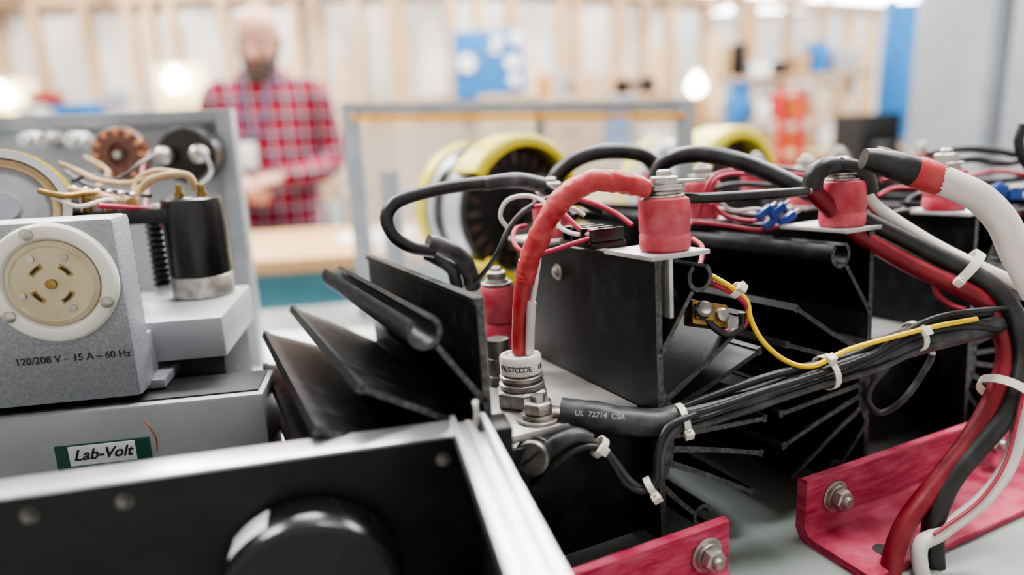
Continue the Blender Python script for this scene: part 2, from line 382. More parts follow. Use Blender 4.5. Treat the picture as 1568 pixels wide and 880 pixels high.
for k in range(4):
    box('barrier_%d'%k,(-.012,.002+.012*k,.004),(.014,.005+.012*k,.013),BLKPL,g,Mt,bevel=.0006)
    if k<3: lathe('screw_%d'%k,[(.0035,0),(.0035,.002),(0,.0026)],Mt@V((.001,.0095+.012*k,.004)),Z,STEEL,g,seg=16)
g=grp('brass_terminal'); c=P(1082,482,.425)
Mb=frame_from_axis(c,(0.35,-.75,.35),ref=(1,0.3,-.25))
box('body',(-.014,-.008,-.006),(.014,.008,.004),BRASS,g,Mb,bevel=.0015)
box('clamp',(-.013,-.005,.004),(.002,.005,.0065),BRASS,g,Mb,bevel=.001)
lathe('barrel',[(.0045,0),(.0055,.001),(.0055,.006),(.0040,.007),(0,.0055)],Mb@V((-.008,0,.005)),Mb.to_3x3()@V((-.3,0.2,1)),DKSTEEL,g,seg=24)
lathe('screw',[(.0045,0),(.0045,.003),(.003,.0042),(0,.0042)],Mb@V((.008,0,.004)),Mb.to_3x3()@V((0,0,1)),STEEL,g,seg=20)
def lbracket(w0,w1,e,depth=.05,holes=True):
    g=grp('angle_bracket')
    zb=.92
    p0=A(w0,e,0); p0.z=zb
    M=Matrix(((R.x,-R.y,0,p0.x),(R.y,R.x,0,p0.y),(0,0,1,zb),(0,0,0,1)))
    L=w1-w0
    sec=[(0.006,0.045),(0,0.045),(0,.011),(-.004,.006),(-.010,.005),(-depth,.005),(-depth,0),(-.006,0),(.002,.002),(.006,.009)]
    vs=[];fs=[];n=len(sec)
    for x in (0,L):
        for (y,z) in sec: vs.append((x,y,z))
    for i in range(n):
        j=(i+1)%n; fs.append((i,j,n+j,n+i))
    fs.append(tuple(range(n))); fs.append(tuple(range(n,2*n)))
    meshobj('angle',vs,fs,REDBR,g,M,bevel=.0008,angle=30)
    return g,M,L
g,M,L=lbracket(-.16,.022,-.042,depth=.04)
hexbolt(M@V((L-.018,0,.027)),M.to_3x3()@V((0,-1,0)),.0078,parent=g)
g,M,L=lbracket(.097,.50,-.032,depth=.052)
hexbolt(M@V((.028,0,.027)),M.to_3x3()@V((0,-1,0)),.0078,parent=g)
lathe('slot',[(0,0),(.006,0),(.0062,.0004),(0,.0004)],M@V((.032,-.036,.0049)),(0,0,1),DARKM,g,seg=24)
for q in (.2,.34): hexbolt(M@V((q,0,.027)),M.to_3x3()@V((0,-1,0)),.0078,parent=g)
# ------------------------------------------------------------------ cables
def cable(seq,r,mt,name='power_cable',**k): return tube(name,S(seq),r,mt,**k)
cable([(860,630,.398),(900,634,.394),(950,643,.391),(1000,647,.390),(1035,640,.392)],[.0084,.0090,.0088,.0085],GRYCAB,'heat_shrink_sleeve',wr=.0006,seg=20)
tube('lug_barrel',[A(-.064,.036,-.090),P(850,630,.400),P(880,632,.396)],[.006,.006,.0065],STEEL,flat=.5)
cable([(1000,645,.392),(1060,636,.395),(1150,612,.402),(1230,582,.412),(1330,548,.425),(1430,520,.437),(1520,498,.447),(1580,485,.455)],[.0078,.0080,.0078,.0074,.0072],GRYCAB,'wiring_harness',wr=.0004,seg=16)
cable([(1020,636,.392),(1060,618,.395),(1150,585,.402),(1230,562,.410),(1300,545,.420),(1390,505,.43),(1450,485,.44),(1540,478,.45)],.0026,BLKCAB,'control_wire')
cable([(1015,652,.388),(1060,645,.388),(1150,615,.396),(1260,580,.408),(1330,552,.416),(1400,515,.428),(1470,500,.436),(1530,505,.44)],.0023,BLKCAB,'control_wire')
cable([(1010,640,.388),(1080,628,.386),(1170,598,.394),(1260,570,.404),(1340,540,.414),(1400,500,.425),(1460,480,.435),(1560,470,.445)],.0020,BLKCAB,'control_wire')
cable([(1012,662,.384),(1070,652,.386),(1160,622,.394),(1265,588,.406),(1350,562,.418),(1420,530,.428),(1500,512,.44)],.0022,GRYCAB,'control_wire')
cable([(1074,415,.43),(1095,425,.425),(1120,440,.42),(1143,460,.42),(1150,490,.418),(1170,525,.414),(1205,553,.41),(1245,560,.404),(1300,535,.41),(1370,515,.418),(1430,500,.425),(1495,488,.436)],.0017,YEL,'control_wire')
cable([(1074,424,.43),(1100,438,.424),(1128,452,.42),(1146,475,.42),(1138,500,.42),(1110,508,.425),(1092,495,.43)],.0019,PINK,'control_wire')
cable([(1080,486,.42),(1092,500,.418),(1115,512,.418),(1135,500,.42),(1136,478,.42)],.0024,BLKCAB,'control_wire')
g=grp('ring_terminal'); c=P(818,700,.375)
lathe('cap',[(.0095,0),(.0105,.001),(.0105,.007),(.009,.0085),(0,.009)],c,(-.25,-.85,.35),DKSTEEL,g,seg=32)
box('screw_slot',(-.007,-.0008,.0088),(.007,.0008,.0092),DARKM,g,frame_from_axis(c,(-.25,-.85,.35),ref=(1,0,.8)))
lathe('washer',[(.0118,0),(.0125,.0008),(.0125,.003),(.0118,.0038)],c-V((-.25,-.85,.35)).normalized()*.004,(-.25,-.85,.35),GRYCAB,g,seg=32)
cable([(835,695,.375),(860,676,.375),(885,668,.376),(905,675,.376)],[.006,.0055,.0045],GRYCAB,'heat_shrink_sleeve',wr=.0003)
cable([(880,668,.377),(915,680,.375),(940,705,.374),(965,737,.373),(990,750,.373),(1010,735,.373),(1012,700,.375),(1025,665,.38),(1055,640,.388)],.0024,GRYCAB,'control_wire')
cable([(815,742,.37),(850,712,.368),(885,688,.37),(918,686,.370),(938,712,.370),(958,742,.369),(985,752,.369),(1003,735,.37),(1006,700,.372),(1022,655,.378),(1070,632,.386)],.0021,BLKCAB,'control_wire')
# red jumper
cable([(992,290,.417),(965,283,.414),(930,276,.413),(893,283,.415),(862,303,.418),(838,335,.420),(820,375,.423),(809,410,.426),(804,430,.428)],[.0052,.0070,.0066,.0074,.0068,.0072,.006,.0062],REDSHR,'heat_shrink_sleeve',wr=.0015,wfreq=95,seg=28,sub=12)
cable([(808,400,.426),(800,440,.429),(796,490,.432),(795,540,.434)],[.0060,.0054,.0052,.005],REDSHR,'power_cable',wr=.0003,seg=18)
cable([(826,395,.428),(819,440,.427),(815,465,.427)],[.0014,.0018,.0018],WHTCAB,'control_wire')
cable([(814,462,.427),(812,500,.428),(811,540,.430)],[.0031,.0031,.003],WHTCAB,'heat_shrink_sleeve')
g=grp('cable_lug'); 
lathe('ring',[(.006,0),(.0125,0),(.0125,.0022),(.006,.0022)],ins1+Z*.0385,Z,STEEL,g,seg=32,closed=True)
Ml=frame_from_axis(ins1+Z*.0385,Z,ref=(-1,-.1,0)); box('tongue',(.009,-.007,0),(.026,.007,.0022),STEEL,g,Ml,bevel=.0006)
Ml=frame_from_axis(ins1+Z*.041,Z,ref=(1,.35,0)); box('busbar',(-.008,-.007,0),(.026,.007,.002),STEEL,g,Ml,bevel=.0005)
cable([(850,300,.53),(820,282,.52),(780,278,.51),(720,282,.50),(660,292,.49),(610,308,.48),(592,332,.475),(603,360,.475),(630,378,.478),(665,385,.485)],[.0048,.0048,.0046],BLKCAB,sub=10)
cable([(830,283,.523),(790,276,.51),(740,281,.503)],[.006,.0058,.0052],GRYCAB,'heat_shrink_sleeve',wr=.0003)
cable([(655,372,.485),(680,378,.49),(705,392,.495),(718,415,.50),(724,440,.505)],[.0065,.0062,.0066,.0062],GRYCAB,'heat_shrink_sleeve',wr=.0005,seg=16)
cable([(652,388,.50),(672,398,.50),(692,412,.50),(700,440,.505)],[.005,.005],GRYCAB,'heat_shrink_sleeve',wr=.0004)
cable([(870,300,.50),(835,305,.49),(800,325,.48),(778,352,.475),(763,385,.475),(745,412,.49),(722,438,.50)],.0019,GRYCAB,'control_wire')
cable([(845,300,.60),(852,270,.60),(885,243,.60),(930,232,.60),(980,236,.61),(1005,255,.62),(1030,285,.62)],[.0068,.0068],BLKCAB)
cable([(1005,290,.56),(1008,262,.56),(1030,242,.55),(1075,236,.54),(1130,246,.53),(1190,270,.52),(1260,305,.505),(1340,345,.49),(1420,385,.475),(1490,420,.462),(1535,455,.45),(1560,505,.44),(1566,560,.43),(1545,625,.42),(1500,680,.41),(1455,735,.40),(1432,790,.39),(1428,840,.385),(1435,900,.38)],[.0066,.0066,.0066,.007,.007,.0065],BLKCAB,sub=8,seg=16)
cable([(1040,303,.43),(1075,303,.43),(1130,300,.435),(1190,296,.45),(1235,293,.47)],.0033,BLKCAB)
cable([(1243,290,.485),(1262,310,.485),(1310,355,.485),(1380,398,.474),(1450,432,.462),(1500,458,.454),(1530,498,.448),(1540,550,.438),(1520,612,.426),(1480,680,.412),(1425,750,.398),(1388,800,.387),(1368,850,.379),(1362,900,.373)],[.0064,.0062],REDCAB,seg=16)
cable([(1322,290,.50),(1340,315,.50),(1390,350,.49),(1450,385,.475),(1520,418,.46),(1580,445,.452)],[.0046,.0046],WHTCAB,seg=14)
cable([(1320,308,.50),(1360,345,.495),(1420,378,.48),(1500,418,.462),(1580,455,.455)],[.0014,.0014],PINK,'control_wire')
cable([(1572,600,.42),(1562,650,.415),(1545,710,.405),(1505,765,.395),(1440,815,.383),(1408,838,.378),(1415,900,.372)],[.0048,.0048],WHTCAB,seg=14)
cable([(1568,590,.414),(1556,650,.409),(1538,712,.399),(1498,768,.389),(1430,818,.377)],.0011,PINK,'control_wire')
cable([(1425,270,.44),(1460,283,.438),(1500,303,.435),(1535,340,.43),(1558,390,.425),(1590,450,.42)],[.0092,.0094,.0092],WHTCAB,seg=20)
cable([(1398,262,.442),(1418,268,.441),(1440,276,.44)],[.0098,.0102,.0098],REDSHR,'heat_shrink_sleeve',seg=20,wr=.0002)
cable([(1322,243,.448),(1345,247,.447),(1375,255,.444),(1402,264,.442)],[.0068,.0082,.0092,.0096],BLKCAB,'heat_shrink_sleeve',seg=20,wr=.0003)
cable([(1340,232,.50),(1360,236,.50),(1385,245,.50),(1420,250,.50)],.004,BLKCAB)
cable([(1243,288,.48),(1248,268,.48),(1262,256,.48),(1282,252,.483)],[.0072,.0070,.0055],BLKCAB,'heat_shrink_sleeve',wr=.0003)
cable([(1330,292,.49),(1325,272,.488),(1308,258,.486),(1285,252,.483)],[.0068,.0068,.0055],BLKCAB,'heat_shrink_sleeve',wr=.0003)
sw=[([(805,345,.48),(790,350,.47),(786,368,.46),(800,385,.45),(835,386,.45),(880,372,.45),(915,362,.452)],.0017,PINK),
([(800,322,.49),(830,315,.48),(860,325,.47),(890,352,.46),(915,352,.455)],.0017,PINK),
([(860,300,.5),(900,308,.49),(940,325,.48),(968,345,.47)],.0019,PINK),
([(778,350,.49),(766,330,.49),(778,306,.49),(810,300,.49),(840,315,.48),(855,345,.47),(880,358,.46),(910,358,.455)],.0016,WHTCAB),
([(855,350,.48),(858,330,.48),(875,318,.48),(895,330,.48)],.0014,WHTCAB),
([(1095,335,.55),(1088,300,.55),(1100,272,.55),(1140,266,.56),(1200,272,.55),(1240,280,.53)],.0018,PINK),
([(1060,340,.53),(1110,345,.53),(1160,352,.53),(1200,345,.53),(1215,325,.53)],.0018,PINK),
([(1090,310,.54),(1110,330,.54),(1150,338,.54),(1195,330,.54)],.0018,PINK),
([(1092,318,.55),(1120,322,.55),(1160,328,.55)],.0016,WHTCAB),
([(1060,365,.48),(1075,378,.47),(1074,398,.46),(1068,412,.45)],.0018,PINK),
([(1345,300,.62),(1370,288,.62),(1410,290,.62),(1432,305,.62),(1430,330,.62),(1418,345,.62)],.002,PINK),
([(1350,275,.65),(1400,270,.65),(1460,275,.66),(1520,262,.68),(1575,268,.68)],.0022,PINK),
([(1380,310,.6),(1440,318,.6),(1500,330,.6),(1570,322,.6)],.0022,BLKCAB),
([(1430,430,.47),(1436,450,.466),(1455,466,.46),(1478,474,.452)],.002,PINK),
([(1420,236,.75),(1470,228,.75),(1530,232,.76),(1580,244,.76)],.004,BLKCAB),
([(1440,250,.66),(1490,243,.66),(1540,250,.66),(1580,240,.66)],.0035,GRYCAB),
([(1568,190,.6),(1560,215,.6),(1566,240,.6),(1580,262,.6)],.004,BLKCAB),
([(1540,285,.62),(1555,300,.62),(1575,296,.62)],.002,WHTCAB),
([(1330,262,.66),(1370,252,.66),(1440,262,.67),(1500,278,.68),(1580,272,.68)],.003,BLKCAB),
([(1380,330,.60),(1400,300,.61),(1450,296,.62),(1490,312,.62),(1510,340,.6)],.0025,BLKCAB),
([(1460,345,.58),(1480,320,.59),(1520,310,.6),(1560,330,.6)],.0022,PINK),
([(1120,262,.62),(1160,255,.62),(1220,262,.62),(1260,270,.62)],.003,BLKCAB),
([(1090,290,.6),(1130,282,.6),(1190,284,.6),(1230,276,.6)],.0025,BLKCAB),
([(920,322,.55),(880,308,.54),(868,320,.53),(880,332,.52)],.003,BLKCAB),
([(1070,330,.56),(1085,280,.56),(1110,262,.57),(1170,262,.58),(1235,268,.56)],.0016,PINK),
([(1340,340,.56),(1380,325,.57),(1430,330,.57),(1480,345,.56),(1560,350,.55)],.003,BLKCAB),
([(1400,262,.62),(1450,285,.60),(1500,292,.6),(1570,285,.6)],.002,WHTCAB),
([(1360,560,.47),(1335,590,.47),(1330,615,.47),(1350,632,.468),(1385,610,.46),(1420,560,.455),(1428,540,.45)],.0022,GRYCAB),
([(1180,330,.53),(1160,320,.53),(1120,322,.53),(1098,300,.53)],.0015,WHTCAB),
([(240,690,.40),(239,672,.40),(230,655,.40),(221,643,.40)],.0006,COPPER)]
for s_,r_,m_ in sw: cable(s_,r_,m_,'control_wire')
for i,(u,v) in enumerate([(1170,325),(1190,322),(1205,335),(1180,340)]):
    g=grp('wire_connector'); c=P(u,v,.528); Mc=frame_from_axis(c,(.6,.1,.4)); box('housing',(-.003,-.003,-.007),(.003,.003,.007),BLUEC,g,Mc,bevel=.0008)
    lathe('crimp',[(.0018,0),(.0018,.005),(0,.005)],Mc@V((0,0,.007)),Mc.to_3x3()@V((0,0,1)),STEEL,g,seg=12)
for (u,v) in [(1530,290),(1552,298)]:
    g=grp('wire_connector'); c=P(u,v,.6); box('housing',(-.006,-.004,-.004),(.006,.004,.004),BLUEC,g,Matrix.Translation(c),bevel=.0008); box('latch',(-.003,-.002,.004),(.003,.002,.006),BLUEC,g,Matrix.Translation(c),bevel=.0004)
tie(P(1043,642,.391),P(1080,630,.395)-P(1010,648,.39),.0092,head=(0,-1,-.6))
tie(P(1265,570,.411),P(1300,556,.418)-P(1230,582,.408),.0105,head=(-.3,-.6,1))
tie(P(1400,515,.43),P(1440,508,.44)-P(1370,532,.43),.0095,head=(0,-1,.6))
tie(P(918,684,.373),P(935,700,.373)-P(900,675,.373),.0058,head=(.2,-1,.2))
tie(P(997,746,.371),P(1008,730,.371)-P(975,748,.371),.0058,head=(.3,-1,-.4))
tie(P(1127,444,.42),P(1143,456,.42)-P(1110,435,.42),.0042,head=(0,-1,.8))
tie(P(1476,414,.465),P(1530,450,.455)-P(1430,385,.475),.0155,head=(-.5,-.7,-.3),w=.003)
tie(P(1540,600,.423),P(1520,650,.41)-P(1560,560,.43),.0155,head=(.2,-1,.2),w=.003)
def sleeve_text(txt,u0,u1,v0,v1,y,size):
    a=P(u0,v0,y); b=P(u1,v1,y); x=(b-a).normalized(); n=V((0,-1,.25)); n=(n-x*n.dot(x)).normalized(); up=n.cross(x)
    M=Matrix(((x.x,up.x,n.x,a.x),(x.y,up.y,n.y,a.y),(x.z,up.z,n.z,a.z),(0,0,0,1)))
    g=grp('cable_marking'); fontobj('print',txt,M,size,WINK,g,.00005,'LEFT')
sleeve_text('UL  72714  CSA',880,1000,632,643,.3815,.0046)
# ------------------------------------------------------------------ foreground chassis
g=grp('instrument_chassis')
MF=Matrix.Translation((-.024,.315,-.0045))@Matrix.Rotation(rad(13),4,'Z')
box('rear_panel',(-.42,0,.9246),(.019,.003,1.059),BLKPAINT,g,MF)
box('top_flange',(-.42,-.002,1.0585),(-.004,.016,1.0605),ALU,g,MF,bevel=.0006)
box('corner_cap',(.004,-.002,1.054),(.022,.018,1.0600),BLKPAINT,g,MF,bevel=.001)
box('side_panel',(.0,-.22,.9246),(.003,0,1.056),BLKPAINT,g,MF)
box('corner_post',(.010,-.001,.9246),(.022,.016,1.055),BLKPAINT,g,MF)
sec=[(-.009,0),(-.009,.008),(-.0065,.008),(-.0065,.003),(-.002,.003),(-.001,.0045),(.001,.0045),(.002,.003),(.0065,.003),(.0065,.0075),(.009,.0075),(.009,0)]
vs=[];fs=[];n=len(sec)
for y in (-.22,.012):
    for (x,z) in sec: vs.append((x+.001,y,1.0565+z))
for i in range(n): fs.append((i,(i+1)%n,n+(i+1)%n,n+i))
for k in (0,n):
    fs+= [(k+0,k+1,k+2,k+3),(k+0,k+3,k+8,k+11),(k+3,k+4,k+5,k+6),(k+3,k+6,k+7,k+8),(k+8,k+9,k+10,k+11)]
meshobj('side_rail',vs,fs,ALU,g,MF,angle=30)
tube('rail_hook',[MF@V((.005,.006,1.058)),MF@V((.005,.006,1.068)),MF@V((.004,.002,1.074))],.0016,STEEL,g)
for (x,z) in [(-.196,1.049),(-.158,1.049),(-.014,1.047),(-.30,1.044)]:
    hexbolt(MF@V((x,0,z)),MF.to_3x3()@V((0,-1,0)),.0026,mat=DKSTEEL,parent=g,stud=True)
ax=MF.to_3x3()@V((0,-1,0)); c=MF@V((-.081,0,.996))
lathe('meter_can',[(.042,0),(.043,.002),(.043,.020),(.041,.024),(.038,.0245),(.037,.022),(0,.022)],c,ax,BLKPL,g,seg=64)
lathe('meter_highlight',[(.0432,.004),(.0434,.004),(.0434,.020),(.0432,.020)],c,ax,WHITE,g,seg=16,a0=-68,a1=-40,closed=True,ref=(-1,0,0))  # highlight on the can's side, painted as a white strip
# ------------------------------------------------------------------ left power supply units
g=grp('power_supply_unit')
MU=Matrix.Translation((-.2435,.42,0))@Matrix.Rotation(rad(10),4,'Z')
box('housing',(-.30,0,1.041),(0,.03,1.158),HAMM,g,MU,bevel=.004)
box('lower_flange',(-.30,.02,1.0385),(.008,.10,1.045),HAMM,g,MU,bevel=.001)
box('gusset',(-.05,.03,1.045),(-.002,.06,1.075),HAMM,g,MU,bevel=.001)
ax=MU.to_3x3()@V((0,-1,0)); oc=MU@V((-.0385,0,1.120))
lathe('outlet_flange',[(.0370,0),(.0370,.0025),(.0355,.0042),(.031,.0052),(.0285,.0045),(.0265,.0015),(.026,.0005)],oc,ax,CREAM,g,seg=64)
lathe('outlet_face',[(.0265,0),(.0265,.003),(.0235,.0046),(.0225,.0038),(0,.0038)],oc,ax,IVORY,g,seg=64)
Mo=frame_from_axis(oc,ax,ref=MU.to_3x3()@V((1,0,0)))
for k in range(4):
    lathe('slot_%d'%k,[(.0105,.0038),(.0135,.0038),(.0135,.0044),(.0105,.0044)],oc,ax,BRASS,g,seg=10,a0=20+90*k,a1=62+90*k,closed=True,ref=Mo.to_3x3()@V((1,0,0)))
    lathe('slot_void_%d'%k,[(.0112,.0042),(.0128,.0042),(.0128,.0047),(.0112,.0047)],oc,ax,DARKM,g,seg=10,a0=26+90*k,a1=56+90*k,closed=True,ref=Mo.to_3x3()@V((1,0,0)))
lathe('centre_pin',[(.003,.0038),(.003,.006),(0,.006)],oc,ax,BRASS,g,seg=20)
for a in (60,200,300,120): lathe('face_screw_%d'%a,[(.0022,.0038),(.0022,.0048),(0,.005)],Mo@V((.0185*math.cos(rad(a)),.0185*math.sin(rad(a)),0)),ax,STEEL,g,seg=14)
up_s=1 if (Mo.to_3x3()@V((0,1,0))).z>0 else -1
for a in (105,215,-25): lathe('screw_%d'%a,[(.0038,.004),(.0038,.0058),(.002,.0066),(0,.0066)],Mo@V((.0322*math.cos(rad(a)),up_s*.0322*math.sin(rad(a)),0)),ax,STEEL,g,seg=20)
def face_text(txt,M0,x,z,size,mt,par,al='CENTER',y=-.0003,**k):
    X=M0.to_3x3()@V((1,0,0)); Yv=V((0,0,1)); N=X.cross(Yv); p=M0@V((x,y,z))
    M=Matrix(((X.x,Yv.x,N.x,p.x),(X.y,Yv.y,N.y,p.y),(X.z,Yv.z,N.z,p.z),(0,0,0,1)))
    return fontobj('lettering',txt,M,size,mt,par,.00005,al,**k)
face_text('120/208 V – 15 A – 60 Hz',MU,-.036,1.0710,.0063,INK,g,off=.00008)
g=grp('bench_power_module')
MB=Matrix.Translation((-.169,.43,0))@Matrix.Rotation(rad(10),4,'Z')
box('housing',(-.50,0,.92),(0,.05,1.036),GREYP,g,MB,bevel=.002)
box('top_shade_sheet',(-.49,.006,1.0355),(-.004,.046,1.0372),DARKM,g,MB,bevel=.0003)  # flat dark sheet painting the shade of the module's open inside
box('label',(-.131,-.0008,.985),(-.074,0,1.014),GREEN,g,MB,bevel=.0002)
box('label_header',(-.123,-.0012,.9995),(-.083,-.0007,1.013),WHITE,g,MB,bevel=.0001)
face_text('Lab-Volt',MB,-.103,1.0064,.0102,INK,g,y=-.0014,shear=.35,off=.0002)
for k in range(5): box('label_line_%d'%k,(-.127,-.0011,.9872+.0023*k),(-.078,-.0008,.9880+.0023*k),WHITE,g,MB,bevel=.0001)
g=grp('terminal_shelf')
box('support',(-.12,.06,.92),(-.036,.15,1.052),DARKM,g,MB)
box('tray',(-.17,.045,1.050),(-.030,.155,1.080),GREYP,g,MB,bevel=.003)
hexbolt(MB@V((-.095,.045,1.066)),MB.to_3x3()@V((0,-1,0)),.004,parent=g)
g=grp('filter_capacitor'); o=V((-.251,.545,1.080))
lathe('base',[(.0225,0),(.0235,.001),(.0235,.016),(.0225,.0175)],o,(0,0,1),STEEL,g,seg=40)
lathe('can',[(.0215,.017),(.0235,.019),(.0235,.072),(.0225,.078),(.020,.0795),(0,.0795)],o,(0,0,1),BLKPL,g,seg=40)
for dx in (-.009,.009): lathe('terminal_%d'%(dx>0),[(.004,.079),(.004,.083),(.0025,.083),(.0025,.089),(0,.089)],o+V((dx,0,0)),(0,0,1),BRASS,g,seg=16)
for i,(x,y) in enumerate([(-.306,.53),(-.329,.56),(-.296,.575)]):
    g=grp('choke_coil'); pr=[(.006,0)]
    for k in range(12): pr+=[(.0105,.004+k*.005),(.0085,.0065+k*.005)]
    pr+=[(.007,.066),(0,.066)]
    lathe('winding',pr,(x,y,1.080),(0,0,1),BLKPL,g,seg=24); lathe('cap',[(.006,.066),(.004,.072),(0,.072)],(x,y,1.08),(0,0,1),STEEL,g,seg=16)
g=grp('variable_transformer'); o=P(5,322,.50)
axv=V((.55,-.75,.25))
lathe('rim',[(.036,-.012),(.042,-.012),(.042,.012),(.036,.012)],o,axv,ALU,g,seg=48,closed=True)
lathe('outer_hoop',[(.043,-.016),(.0475,-.016),(.0475,-.006),(.043,-.006)],o,axv,YELP,g,seg=48,closed=True)
lathe('winding',[(.030,-.010),(.0355,-.010),(.0355,.009),(.030,.009)],o,axv,CLOTHW,g,seg=48,closed=True)
lathe('core',[(.0,-.009),(.03,-.009),(.03,.006),(.012,.008),(.010,.014),(0,.014)],o,axv,GREYFR,g,seg=48)
box('bracket',(-.045,.0,-.06),(-.03,.03,.0),ALU,g,Matrix.Translation(o))
g=grp('component_panel'); MC=Matrix.Translation((-.322,.84,0))@Matrix.Rotation(rad(6),4,'Z')
box('panel',(-.56,0,.92),(0,.003,1.236),GREYPL,g,MC)
box('top_rim',(-.56,-.02,1.222),(0.0,.0,1.238),GREYFR,g,MC); box('side_rim',(-.016,-.022,.92),(.002,.0,1.238),GREYFR,g,MC)
axp=MC.to_3x3()@V((0,-1,0))
q=grp('wirewound_rheostat'); o=P(192,236,.775)
lathe('core',[(0,0),(.028,0),(.029,.003),(.029,.014),(.027,.016),(.012,.016),(.010,.010),(0,.010)],o,axp,BROWNR,q,seg=40)
for k in range(12):
    a=rad(30*k); Mo2=frame_from_axis(o,axp); box('lug_%d'%k,(-.0022,.021,.013),(.0022,.0285,.017),COPPER,q,Mo2@Matrix.Rotation(a,4,'Z'),bevel=.0006)
lathe('shaft',[(.004,-.05),(.004,.022),(0,.022)],o,axp,STEEL,q,seg=16)
q=grp('round_meter'); o=P(290,236,.775)
lathe('case',[(0,-.03),(.031,-.03),(.031,.008),(.028,.012),(0,.012)],o,axp,BLKPL,q,seg=40)
for dx in (-.019,.019):
    lathe('post_%d'%(dx>0),[(.006,.012),(.006,.02),(.009,.021),(.009,.03),(.005,.034),(0,.034)],o+V((dx,0,.0)),axp,STEEL,q,seg=20)
for i,(u,v) in enumerate([(50,214),(82,214),(118,214),(150,222)]):
    q=grp('panel_terminal'); lathe('post',[(.009,-.02),(.009,.012),(.006,.013),(.006,.02),(0,.021)],P(u,v,.78),axp,STEEL if i%2 else WHITE,q,seg=20)
    hexnut('nut',P(u,v,.78)+axp*.012,axp,.0085,.004,STEEL,q)
for s_,r_,m_ in [([(105,290,.52),(150,300,.52),(195,308,.53),(215,290,.54),(240,272,.54),(285,268,.54),(300,290,.545)],.003,CLOTHW),
    ([(205,300,.55),(212,275,.56),(240,262,.56),(275,265,.55)],.0026,CLOTHW),
    ([(90,250,.6),(120,262,.6),(150,275,.58),(200,280,.56),(260,262,.56)],.0022,CLOTHW),
    ([(150,315,.5),(200,318,.52),(235,322,.54),(252,350,.54)],.002,PINK),
    ([(60,292,.5),(100,300,.5),(150,296,.52),(205,318,.54)],.0022,BRASS),
    ([(130,240,.7),(165,262,.68),(150,285,.66),(120,300,.62)],.002,CLOTHW),
    ([(358,545,.52),(362,565,.52),(355,582,.52),(345,590,.52)],.0015,GRNW),
    ([(300,225,.74),(318,245,.72),(322,268,.7),(300,290,.66)],.002,BLKCAB),
    ([(100,262,.62),(130,282,.6),(170,292,.58),(230,300,.56)],.0018,BLKCAB),
    ([(110,278,.6),(140,268,.6),(180,274,.6),(215,250,.62),(240,235,.66)],.0016,BLKCAB),
    ([(80,300,.5),(120,316,.5),(170,306,.52),(200,330,.54)],.0016,WHTCAB),
    ([(60,270,.6),(90,285,.6),(130,292,.58),(165,312,.56)],.0018,REDCAB),
    ([(230,232,.74),(218,262,.70),(225,290,.64),(222,320,.58)],.002,REDCAB)]:
    cable(s_,r_,m_,'hookup_wire')
g=grp('terminal_strip')
for k in range(9):
    c=P(62+18*k,298+2*k,.53); box('lug_%d'%k,(-.003,-.004,-.010),(.003,.004,.006),STEEL if k%2 else BRASS,g,Matrix.Translation(c),bevel=.001)
    lathe('screw_%d'%k,[(.0025,0),(.0025,.003),(0,.004)],c+V((0,0,.006)),(0,0,1),STEEL,g,seg=12)
box('carrier',(-.10,-.006,-.02),(.06,.012,-.009),BLKPL,g,Matrix.Translation(P(140,305,.53)))
# ------------------------------------------------------------------ workbench
g=grp('workbench'); MW=Matrix.Translation((0,1.22,0))@Matrix.Rotation(rad(12),4,'Z')
box('top',(-1.6,-1.17,.88),(1.9,0,.92),BENCHM,g,MW,bevel=.003)
box('apron',(-1.5,-1.05,.78),(1.8,-.10,.879),GREYFR,g,MW)
for i,(x,y) in enumerate([(-1.5,-1.05),(1.8,-1.05),(-1.5,-.12),(1.8,-.12)]): box('leg_%d'%i,(x-.03,y-.03,0),(x+.03,y+.03,.78),GREYFR,g,MW)
g=grp('bench_glare_sheet'); box('sheet',(-.40,.60,.9201),(-.06,.98,.923),GLAREM,g); box('sheet_edge',(-.405,.595,.9201),(-.055,.60,.9245),WHITE,g)  # added white sheet, paints the overexposed light on the bench behind the left sink
# ------------------------------------------------------------------ guard cage
g=grp('guard_cage'); y0=1.08
def bar(n,a,b,w,mt,par): 
    a=V(a);b=V(b); M=frame_from_axis(a,b-a,ref=(0,1,0) if abs((b-a).normalized().y)<.8 else (1,0,0)); L=(b-a).length
    return box(n,(-w/2,-w/2,0),(w/2,w/2,L),mt,par,M,bevel=.001)
zt=P(535,166,y0).z; xl=P(537,166,y0).x; xm=P(825,164,y0).x; xr=P(1048,162,y0).x; zr=P(1048,162,y0).z
for i,x in enumerate((xl,xm,xr)): bar('post_%d'%i,(x,y0,.92),(x,y0,zt+(zr-zt)*(x-xl)/(xr-xl)),.025 if i!=1 else .014,GREYFR,g)
bar('top_rail',(xl-.012,y0,zt),(xr+.012,y0,zr),.018,GREYFR,g)
bar('orange_strip',(xl,y0-.010,zt-.015),(xr,y0-.010,zr-.015),.008,ORANGE,g)
bar('side_rail',(xl,y0,zt),(xl,y0+.10,zt),.014,GREYFR,g); bar('side_rail_r',(xr,y0,zr),(xr,y0+.05,zr),.014,GREYFR,g)
bar('mid_post',(xl+.06,y0-.05,.92),(xl+.06,y0-.05,1.15),.026,GREYFR,g)
box('screen',(xl,y0-.002,.93),(xr,y0+.002,zr-.01),ACR,g)
